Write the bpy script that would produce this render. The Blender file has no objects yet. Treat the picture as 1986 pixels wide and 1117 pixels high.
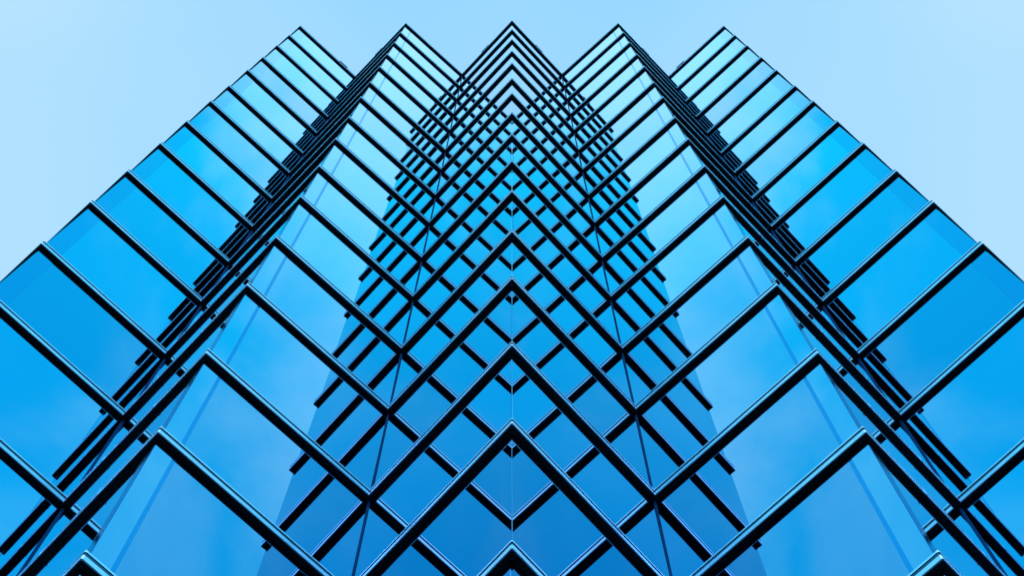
import bpy, bmesh, math, random
from mathutils import Vector
random.seed(7)
scene = bpy.context.scene
C = bpy.context.collection

# ---------------------------------------------------------------- camera
S = 11.4                      # metres from the viewer to the nearest ledge corner
EYE = 1.6
PITCH = 85.60071
cam_d = bpy.data.cameras.new("camera")
cam = bpy.data.objects.new("camera", cam_d); C.objects.link(cam)
cam.location = (0, 0, EYE)
cam.rotation_euler = (math.radians(90 + PITCH), 0, 0)
cam_d.sensor_width = 36.0
cam_d.lens = 2200.0 / 1986.0 * 36.0
cam_d.shift_y = -682.54 / 1986.0
cam_d.clip_start = 0.1
cam_d.clip_end = 5000
scene.camera = cam

# ---------------------------------------------------------------- sky
SUN_EL, SUN_AZ = math.radians(48), math.radians(180)
w = bpy.data.worlds.new("World"); scene.world = w; w.use_nodes = True
nt = w.node_tree; nt.nodes.clear()
def N(t, **k):
    n = nt.nodes.new(t)
    for a, b in k.items(): setattr(n, a, b)
    return n
L = lambda a, b: nt.links.new(a, b)
out = N('ShaderNodeOutputWorld'); bg = N('ShaderNodeBackground'); bg.inputs['Strength'].default_value = 0.1
sky = N('ShaderNodeTexSky', sky_type='NISHITA'); sky.sun_disc = False
sky.sun_elevation = SUN_EL; sky.sun_rotation = SUN_AZ
tc = N('ShaderNodeTexCoord')
sep = N('ShaderNodeSeparateXYZ'); L(tc.outputs['Generated'], sep.inputs[0])
# clouds: the direction projected on a flat cloud layer, then layered noise
zc = N('ShaderNodeMath', operation='MAXIMUM'); L(sep.outputs['Z'], zc.inputs[0]); zc.inputs[1].default_value = 0.12
ax = N('ShaderNodeMath', operation='ABSOLUTE'); L(sep.outputs['X'], ax.inputs[0])
dx = N('ShaderNodeMath', operation='DIVIDE'); L(ax.outputs[0], dx.inputs[0]); L(zc.outputs[0], dx.inputs[1])
dy = N('ShaderNodeMath', operation='DIVIDE'); L(sep.outputs['Y'], dy.inputs[0]); L(zc.outputs[0], dy.inputs[1])
cb = N('ShaderNodeCombineXYZ'); L(dx.outputs[0], cb.inputs[0]); L(dy.outputs[0], cb.inputs[1])
cb.inputs[2].default_value = 3.7
n1 = N('ShaderNodeTexNoise'); n1.inputs['Scale'].default_value = 4.0; n1.inputs['Detail'].default_value = 5; n1.inputs['Roughness'].default_value = 0.5; n1.inputs['Distortion'].default_value = 0.6
L(cb.outputs[0], n1.inputs['Vector'])
mr = N('ShaderNodeMapRange'); mr.interpolation_type = 'SMOOTHSTEP'
L(n1.outputs[0], mr.inputs[0]); mr.inputs[1].default_value = 0.42; mr.inputs[2].default_value = 0.70
# the haze is thicker ahead of the viewer (beyond the tower) than behind
hz = N('ShaderNodeMapRange'); hz.interpolation_type = 'SMOOTHSTEP'
L(dy.outputs[0], hz.inputs[0]); hz.inputs[1].default_value = -0.20; hz.inputs[2].default_value = 0.13
# clear air: the physical sky, tinted the deep cyan the picture has
tint = N('ShaderNodeMix', data_type='RGBA', blend_type='MULTIPLY'); tint.inputs[0].default_value = 1
L(sky.outputs[0], tint.inputs[6]); tint.inputs[7].default_value = (0.5, 2.6, 2.0, 1)
deep = N('ShaderNodeMix', data_type='RGBA'); deep.inputs[0].default_value = 0.94
L(tint.outputs[2], deep.inputs[6]); deep.inputs[7].default_value = (0.1, 12.2, 16.5, 1)
clo = N('ShaderNodeMix', data_type='RGBA'); zn = N('ShaderNodeMath', operation='MULTIPLY_ADD'); L(n1.outputs[0], zn.inputs[0]); zn.inputs[1].default_value = 0.5; L(dy.outputs[0], zn.inputs[2])
zr = N('ShaderNodeMapRange'); zr.interpolation_type = 'SMOOTHSTEP'; L(zn.outputs[0], zr.inputs[0]); zr.inputs[1].default_value = -0.10; zr.inputs[2].default_value = 0.12; zr.inputs[4].default_value = 0.9
L(mr.outputs[0], clo.inputs[0]); L(deep.outputs[2], clo.inputs[6]); clo.inputs[7].default_value = (4.5, 13.8, 16.5, 1)
cmix = N('ShaderNodeMix', data_type='RGBA')                       # thin overcast, slightly mottled
n2 = N('ShaderNodeTexNoise'); n2.inputs['Scale'].default_value = 1.7; n2.inputs['Detail'].default_value = 3
L(cb.outputs[0], n2.inputs['Vector']); 
m2 = N('ShaderNodeMapRange'); L(n2.outputs[0], m2.inputs[0]); m2.inputs[1].default_value = 0.35; m2.inputs[2].default_value = 0.65
ex = N('ShaderNodeMapRange'); ex.interpolation_type = 'SMOOTHSTEP'; L(dx.outputs[0], ex.inputs[0]); ex.inputs[1].default_value = 0.08; ex.inputs[2].default_value = 0.5
h1 = N('ShaderNodeMath', operation='MULTIPLY'); L(m2.outputs[0], h1.inputs[0]); h1.inputs[1].default_value = 0.4
h2 = N('ShaderNodeMath', operation='MULTIPLY_ADD'); L(ex.outputs[0], h2.inputs[0]); h2.inputs[1].default_value = 0.6; L(h1.outputs[0], h2.inputs[2])
L(h2.outputs[0], cmix.inputs[0])
cmix.inputs[6].default_value = (3.1, 6.8, 10.3, 1); cmix.inputs[7].default_value = (5.4, 8.1, 10.6, 1)
pale = N('ShaderNodeMix', data_type='RGBA'); L(zr.outputs[0], pale.inputs[0]); L(clo.outputs[2], pale.inputs[6]); pale.inputs[7].default_value = (7.6, 14.2, 16.5, 1)
mx = N('ShaderNodeMix', data_type='RGBA')
L(hz.outputs[0], mx.inputs[0]); L(pale.outputs[2], mx.inputs[6]); L(cmix.outputs[2], mx.inputs[7])
L(mx.outputs[2], bg.inputs['Color']); L(bg.outputs[0], out.inputs[0])

sl = bpy.data.lights.new("sun", 'SUN'); sl.energy = 0.5; sl.angle = math.radians(15); sl.color = (0.85, 0.93, 1.0)
sun = bpy.data.objects.new("sun", sl); C.objects.link(sun)
d = Vector((math.sin(SUN_AZ) * math.cos(SUN_EL), math.cos(SUN_AZ) * math.cos(SUN_EL), math.sin(SUN_EL)))
sun.rotation_euler = d.to_track_quat('Z', 'Y').to_euler(); sun.location = d * 200

scene.view_settings.view_transform = 'Standard'; scene.view_settings.look = 'None'
scene.view_settings.exposure = 0.0; scene.view_settings.gamma = 1.0
scene.cycles.max_bounces = 14; scene.cycles.glossy_bounces = 10
scene.cycles.use_denoising = True; scene.cycles.caustics_reflective = False; scene.cycles.caustics_refractive = False

# ---------------------------------------------------------------- materials
def mat(name):
    m = bpy.data.materials.new(name); m.use_nodes = True
    return m, m.node_tree, m.node_tree.nodes['Principled BSDF']
def metal(name, col, rough, metallic=0.6, vary=0.15, scale=3.0):
    m, t, b = mat(name)
    tcn = t.nodes.new('ShaderNodeTexCoord'); no = t.nodes.new('ShaderNodeTexNoise')
    no.inputs['Scale'].default_value = scale; no.inputs['Detail'].default_value = 4
    t.links.new(tcn.outputs['Object'], no.inputs['Vector'])
    r = t.nodes.new('ShaderNodeValToRGB')
    r.color_ramp.elements[0].position = .3; r.color_ramp.elements[1].position = .7
    r.color_ramp.elements[0].color = (*[c * (1 - vary) for c in col], 1)
    r.color_ramp.elements[1].color = (*[min(1, c * (1 + vary)) for c in col], 1)
    t.links.new(no.outputs[0], r.inputs[0]); t.links.new(r.outputs[0], b.inputs['Base Color'])
    b.inputs['Metallic'].default_value = metallic; b.inputs['Roughness'].default_value = rough
    return m
M_alu = metal('blue_grey_aluminium', (0.50, 0.57, 0.86), 0.38, 0.8, 0.08)
M_groove = metal('groove_metal', (0.015, 0.09, 0.18), 0.5, 0.5)
M_black = metal('black_soffit_paint', (0.006, 0.008, 0.012), 0.7, 0.0, 0.3, 1.2)
M_mull = metal('dark_blue_metal', (0.001, 0.05, 0.20), 0.7, 0.0)
M_mull.node_tree.nodes['Principled BSDF'].inputs['Specular IOR Level'].default_value = 0.05
M_trim = metal('corner_metal', (0.004, 0.10, 0.32), 0.15, 1.0)
M_matte = metal('dark_matte', (0.01, 0.015, 0.02), 0.9, 0.0)

def glass(name, base, rnd=0.35):
    m, t, b = mat(name)
    oi = t.nodes.new('ShaderNodeObjectInfo'); ge = t.nodes.new('ShaderNodeNewGeometry')
    ad = t.nodes.new('ShaderNodeMath'); ad.operation = 'ADD'
    # each pane has its own coating tone, kept in its object index (panes left of the axis match those right of it)
    dv = t.nodes.new('ShaderNodeMath'); dv.operation = 'DIVIDE'; t.links.new(oi.outputs['Object Index'], dv.inputs[0]); dv.inputs[1].default_value = 100.0
    lt = t.nodes.new('ShaderNodeMath'); lt.operation = 'LESS_THAN'; t.links.new(oi.outputs['Object Index'], lt.inputs[0]); lt.inputs[1].default_value = 0.5
    mi_ = t.nodes.new('ShaderNodeMath'); mi_.operation = 'MULTIPLY'; t.links.new(lt.outputs[0], mi_.inputs[0]); t.links.new(ge.outputs['Random Per Island'], mi_.inputs[1])
    t.links.new(dv.outputs[0], ad.inputs[0]); t.links.new(mi_.outputs[0], ad.inputs[1])
    fr = t.nodes.new('ShaderNodeMath'); fr.operation = 'FRACT'; t.links.new(ad.outputs[0], fr.inputs[0])
    r = t.nodes.new('ShaderNodeValToRGB'); r.color_ramp.interpolation = 'EASE'
    lo, hi = base
    r.color_ramp.elements[0].color = (*lo, 1); r.color_ramp.elements[1].color = (*hi, 1)
    t.links.new(fr.outputs[0], r.inputs[0]); t.links.new(r.outputs[0], b.inputs['Base Color'])
    b.inputs['Metallic'].default_value = 1.0
    # faint dirt film
    tcn = t.nodes.new('ShaderNodeTexCoord'); no = t.nodes.new('ShaderNodeTexNoise')
    no.inputs['Scale'].default_value = 1.3; no.inputs['Detail'].default_value = 6
    t.links.new(tcn.outputs['Object'], no.inputs['Vector'])
    mrn = t.nodes.new('ShaderNodeMapRange'); t.links.new(no.outputs[0], mrn.inputs[0])
    mrn.inputs[1].default_value = .45; mrn.inputs[2].default_value = .75; mrn.inputs[3].default_value = 0.0; mrn.inputs[4].default_value = 0.035
    b.inputs['Roughness'].default_value = 0.0
    # rolled-glass waviness
    n3 = t.nodes.new('ShaderNodeTexNoise'); n3.inputs['Scale'].default_value = 0.5; n3.inputs['Detail'].default_value = 1
    t.links.new(tcn.outputs['Object'], n3.inputs['Vector'])
    bp = t.nodes.new('ShaderNodeBump'); bp.inputs['Strength'].default_value = 0.12; bp.inputs['Distance'].default_value = 0.02
    t.links.new(n3.outputs[0], bp.inputs['Height']); b.inputs['Coat Weight'].default_value = 1.0; b.inputs['Coat IOR'].default_value = 1.48; b.inputs['Coat Roughness'].default_value = 0.0
    return m
M_glass = glass('blue_mirror_glass', ((0.001, 0.18, 0.43), (0.012, 0.305, 0.58)))
M_glass3 = glass('blue_side_glass', ((0.001, 0.24, 0.50), (0.002, 0.28, 0.55)))
M_glass2 = glass('blue_corner_glass', ((0.001, 0.17, 0.44), (0.004, 0.21, 0.50)))

# ---------------------------------------------------------------- helpers
def link(name, bm, mats, parent=None):
    me = bpy.data.meshes.new(name); bm.to_mesh(me); bm.free()
    for m in (mats if isinstance(mats, (list, tuple)) else [mats]): me.materials.append(m)
    o = bpy.data.objects.new(name, me); C.objects.link(o)
    if parent: o.parent = parent
    return o
def quadbox(bm, a, b, z0, z1, n, d0, d1, mi=0, tilt=0.0):
    """box standing on segment a-b, from depth d0 to d1 along outward normal n"""
    v = []
    for z, k in ((z0, -1), (z1, 1)):
        for p, dd in ((a, d0), (b, d0), (b, d1), (a, d1)):
            q = p + n * (dd + k * tilt)
            v.append(bm.verts.new((q.x, q.y, z)))
    for f in ((0, 1, 2, 3), (7, 6, 5, 4), (0, 4, 5, 1), (1, 5, 6, 2), (2, 6, 7, 3), (3, 7, 4, 0)):
        fa = bm.faces.new([v[i] for i in f]); fa.material_index = mi

# ---------------------------------------------------------------- plan
V2 = lambda x, y: Vector((x, y)) * S
half = [V2(0, 1), V2(-.29251, 1.31535), V2(-.61964, 1.01548), V2(-.91736, 1.32997), V2(-1.23603, 1.03126)]
back = Vector((-math.sin(math.radians(47)), math.cos(math.radians(47))))   # the long side wall
side = half[4] + back * 24
left = half + [side]
mir = lambda p: Vector((-p.x, p.y))
right = [mir(p) for p in left[1:]]
OUTER = list(reversed(right)) + left + [Vector((0, side.y + abs(side.x)))]     # clockwise seen from above
NAMES = ['S', 'C2', 'V2', 'C1', 'V1', 'C0', 'V1', 'C1', 'V2', 'C2', 'S', 'B']
n = len(OUTER)
T, E = 0.24, 0.122                     # ledge height, ledge projection
LEV = [6.5732, 6.2484, 5.9216, 5.5795, 5.2583, 4.9052, 4.6045, 4.2598, 3.9373, 3.5963, 3.2751, 2.9268, 2.6011, 2.2443, 1.9327, 1.5781]
Z = [EYE + S * h for h in LEV]
while Z[-1] > 6: Z.append(Z[-1] - 3.8)
def nrm(i):                             # outward normal of edge i -> i+1
    dd = (OUTER[(i + 1) % n] - OUTER[i]).normalized(); return Vector((-dd.y, dd.x))
def corner(i, off):                     # mitred corner of the plan, off metres outside the ledge's outer line
    a, b = nrm(i - 1), nrm(i)
    return OUTER[i] + (a + b) * (off / (1 + a.dot(b)))
def ring(off, rnd):
    pts = []
    for i in range(n):
        p = corner(i, off); a, b = nrm((i - 1) % n), nrm(i)
        din = (OUTER[i] - OUTER[i - 1]).normalized(); dout = (OUTER[(i + 1) % n] - OUTER[i]).normalized()
        convex = din.x * dout.y - din.y * dout.x < 0
        r = rnd if convex else 0.0
        pts += [p - din * r, p + (dout - din) * (r * 0.27), p + dout * r]
    return pts
def band(bm, prof, closed=False):
    """sweep a profile [(offset, z, rounding, material)] round the tower"""
    rings = []
    for off, z, r, mi in prof:
        rings.append([bm.verts.new((p.x, p.y, z)) for p in ring(off, r)])
    m = len(rings[0]); K = len(rings)
    for k in range(K if closed else K - 1):
        A, B = rings[k], rings[(k + 1) % K]
        for j in range(m):
            f = bm.faces.new((A[j], A[(j + 1) % m], B[(j + 1) % m], B[j])); f.material_index = prof[k][3]
    bmesh.ops.remove_doubles(bm, verts=bm.verts, dist=1e-5)
    bmesh.ops.dissolve_degenerate(bm, dist=1e-6, edges=bm.edges)
    bmesh.ops.recalc_face_normals(bm, faces=bm.faces)

tower = bpy.data.objects.new("glass_tower", None); C.objects.link(tower)
tower['label'] = "blue mirror-glass office tower with saw-tooth corners and dark ledges at every storey"
tower['category'] = "tower"

# ---------------------------------------------------------------- ledges
R = 0.035
for k, z in enumerate(Z):
    bm = bmesh.new()
    g0, g1 = z - T * 0.22, z - T * 0.56
    band(bm, [(-E - .06, z, 0, 0), (-.012, z, R, 0), (0, z - .012, R, 0), (0, g0, R, 1), (-.012, g0, R, 1), (-.012, g1, R, 1), (0, g1, R, 0),
              (0, z - T + .012, R, 0), (-.012, z - T, R, 0), (-.022, z - T, R, 0), (-.022, z - T + .03, R, 0), (-E - .06, z - T + .03, 0, 0)], True)
    for i in range(n):                              # cover plates over the joints between ledge sections
        a, b = OUTER[i], OUTER[(i + 1) % n]; dd = (b - a).normalized(); ln = (b - a).length
        if {NAMES[i], NAMES[(i + 1) % n]} == {'C1', 'V2'}:
            for tt in (.37, .73):
                p = a.lerp(b, tt if NAMES[i][0] == 'C' else 1 - tt)
                quadbox(bm, p - dd * .03, p + dd * .03, z - T + .002, z - .002, nrm(i), -.03, .003)
    led = link("ledge", bm, [M_alu, M_groove], tower)
    bm = bmesh.new()
    band(bm, [(-.024, z - T + .001, R, 0), (-.024, z - T + .028, R, 0), (-E - .058, z - T + .028, 0, 0), (-E - .058, z - T + .001, 0, 0)], True)
    link("soffit", bm, M_black, led)

# ---------------------------------------------------------------- windows
from math import hypot
def proj(x, y, z):
    th = math.radians(PITCH); zz = z - EYE
    dpt = y * math.cos(th) + zz * math.sin(th)
    v = -y * math.sin(th) + zz * math.cos(th)
    return 993 + 2200 * x / dpt, 558.5 - 682.54 - 2200 * v / dpt
wins = []
for i in range(n):
    A, B = NAMES[i], NAMES[(i + 1) % n]
    a, b = corner(i, -E), corner((i + 1) % n, -E)
    for k in range(len(Z) - 1):
        z1, z0 = Z[k] - T, Z[k + 1]
        cnt = 0
        if 'S' not in A + B and 'B' not in A + B:
            for s in range(8):
                for q in range(8):
                    p = a.lerp(b, (s + .5) / 8); x, y = proj(p.x, p.y, z0 + (z1 - z0) * (q + .5) / 8)
                    cnt += (0 < x < 1986 and 0 < y < 1117)
            P = [proj(p.x, p.y, z) for p, z in ((a, z0), (b, z0), (b, z1), (a, z1))]
            ar = abs(sum(P[j][0] * P[(j + 1) % 4][1] - P[(j + 1) % 4][0] * P[j][1] for j in range(4))) / 2 * cnt / 64
            if {A, B} == {'C1', 'V2'}: ar *= 0.5
        else: ar = 0
        wins.append((ar, i, k, a, b, z0, z1, A, B))
wins.sort(key=lambda t: -t[0])
def pane_pieces(i, a, b, A, B):
    """(start, end, kind) along the facade"""
    dd = (b - a).normalized(); W = (b - a).length; g = 0.012
    out_ = []; s, e = g, W - g
    if {A, B} == {'C1', 'V1'} or {A, B} == {'C2', 'V2'}:
        if A == 'C2': out_ += [(g, .56, 'corner_pane')]; s = .562
        elif B == 'C2': out_ += [(W - .56, W - g, 'corner_pane')]; e = W - .562
        elif A[0] == 'C': out_ += [(g, .44, 'corner_pane'), (.44, .53, 'joint')]; s = .53
        else: out_ += [(W - .44, W - g, 'corner_pane'), (W - .53, W - .44, 'joint')]; e = W - .53
    if {A, B} == {'C1', 'V2'}:
        if A[0] == 'C': out_ += [(g, .30, 'corner_trim')]; s = .30
        else: out_ += [(W - .30, W - g, 'corner_trim')]; e = W - .30
    if A[0] == 'V': s = .03
    if B[0] == 'V': e = W - .03
    return dd, (s, e), out_
M_joint = metal('blue_joint', (0.001, 0.20, 0.48), 0.1, 1.0, 0.05)
rest = bmesh.new()
TONE = {}
for idx, (ar, i, k, a, b, z0, z1, A, B) in enumerate(wins):
    dd, (s, e), extra = pane_pieces(i, a, b, A, B); nn = nrm(i)
    tilt = random.uniform(-1, 1) * 0.006
    if ar > 0 and idx < 100:
        bm = bmesh.new(); quadbox(bm, a + dd * s, a + dd * e, z0, z1, nn, -.03, 0, 0, tilt)
        bmesh.ops.recalc_face_normals(bm, faces=bm.faces)
        win = link("window", bm, M_glass, tower)
        win.pass_index = TONE.setdefault((tuple(sorted((A, B))), k), random.choice((6, 20, 35, 50, 62, 75, 88, 97)))
        for s2, e2, kind in extra:
            bm = bmesh.new(); quadbox(bm, a + dd * s2, a + dd * e2, z0, z1, nn, -.03, {'joint': -.004}.get(kind, 0))
            bmesh.ops.recalc_face_normals(bm, faces=bm.faces)
            sub = link(kind, bm, {'corner_pane': M_glass2 if 'C2' in (A, B) else M_glass3, 'joint': M_joint, 'corner_trim': M_trim}[kind], win); sub.pass_index = win.pass_index
    else:
        if ar > 0:
            quadbox(rest, a + dd * s, a + dd * e, z0, z1, nn, -.03, 0, 0, tilt)
            for s2, e2, kind in extra:
                quadbox(rest, a + dd * s2, a + dd * e2, z0, z1, nn, -.03, -.002, {'corner_pane': 1, 'joint': 2, 'corner_trim': 3}[kind])
        else:
            W = (b - a).length; m = max(1, round(W / 4.8))
            for j in range(m):
                quadbox(rest, a + dd * (W * j / m + .03), a + dd * (W * (j + 1) / m - .03), z0, z1, nn, -.03, 0, 0, tilt)
bmesh.ops.recalc_face_normals(rest, faces=rest.faces)
ro = link("window", rest, [M_glass, M_glass2, M_joint, M_trim], tower)
ro['kind'] = 'stuff'; ro['label'] = "remaining small panes of the same blue mirror glass"

# mullions in the inner corners
for i in range(n):
    p = corner(i, -E)
    if NAMES[i][0] == 'V':
        bis = (nrm(i - 1) + nrm(i)).normalized()
        tn = Vector((-bis.y, bis.x)); bm = bmesh.new()
        quadbox(bm, p - tn * .028, p + tn * .028, 0.2, Z[0] - T, bis, -.06, .03)
        bmesh.ops.recalc_face_normals(bm, faces=bm.faces); link("corner_mullion", bm, M_mull, tower)
# dark shell added behind the glass to block light and see-through; roof; base
bm = bmesh.new(); band(bm, [(-E - .08, 0.0, 0, 0), (-E - .08, Z[0] - .05, 0, 0)])
link("blocking_shell", bm, M_matte, tower)
bm = bmesh.new(); vs = [bm.verts.new((*corner(i, -E - .07), Z[0] - .04)) for i in range(n)]
bm.faces.new(vs); bmesh.ops.triangulate(bm, faces=bm.faces); bmesh.ops.solidify(bm, geom=bm.faces[:], thickness=.2); link("roof", bm, M_matte, tower)
bm = bmesh.new(); zb = Z[-1] - T
band(bm, [(-E - .05, 0.02, 0, 0), (-E, .02, 0, 0), (-E, zb, 0, 0), (-E - .05, zb, 0, 0)], True)
link("base_wall", bm, M_glass2, tower)
# small brackets on the roof edge
def bracket(i, t):
    a, b = OUTER[i], OUTER[(i + 1) % n]; dd = (b - a).normalized(); p = a.lerp(b, t); bm = bmesh.new()
    quadbox(bm, p - dd * .35, p + dd * .35, Z[0] + .002, Z[0] + .12, nrm(i), -.25, .03)
    bmesh.ops.recalc_face_normals(bm, faces=bm.faces)
    bmesh.ops.bevel(bm, geom=bm.edges[:], offset=.02, segments=2, affect='EDGES')
    link("roof_bracket", bm, M_mull, tower)
for i in range(n - 1):
    pr = (NAMES[i], NAMES[i + 1])
    t = {('C0', 'V1'): .54, ('V1', 'C0'): .46, ('C1', 'V2'): .55, ('V2', 'C1'): .45, ('V2', 'C2'): .22, ('C2', 'V2'): .78}.get(pr)
    if t: bracket(i, t)

# ---------------------------------------------------------------- ground
m, t, b = mat('dark_paving')
tcn = t.nodes.new('ShaderNodeTexCoord'); br = t.nodes.new('ShaderNodeTexBrick'); br.inputs['Scale'].default_value = 1.0
br.inputs['Color1'].default_value = (.045, .05, .055, 1); br.inputs['Color2'].default_value = (.06, .065, .07, 1); br.inputs['Mortar'].default_value = (.02, .02, .02, 1)
br.inputs['Mortar Size'].default_value = .01
t.links.new(tcn.outputs['Object'], br.inputs['Vector']); t.links.new(br.outputs[0], b.inputs['Base Color']); b.inputs['Roughness'].default_value = .8
bm = bmesh.new(); bmesh.ops.create_circle(bm, cap_ends=True, segments=96, radius=1500)
g = link("ground", bm, m); g['kind'] = 'structure'
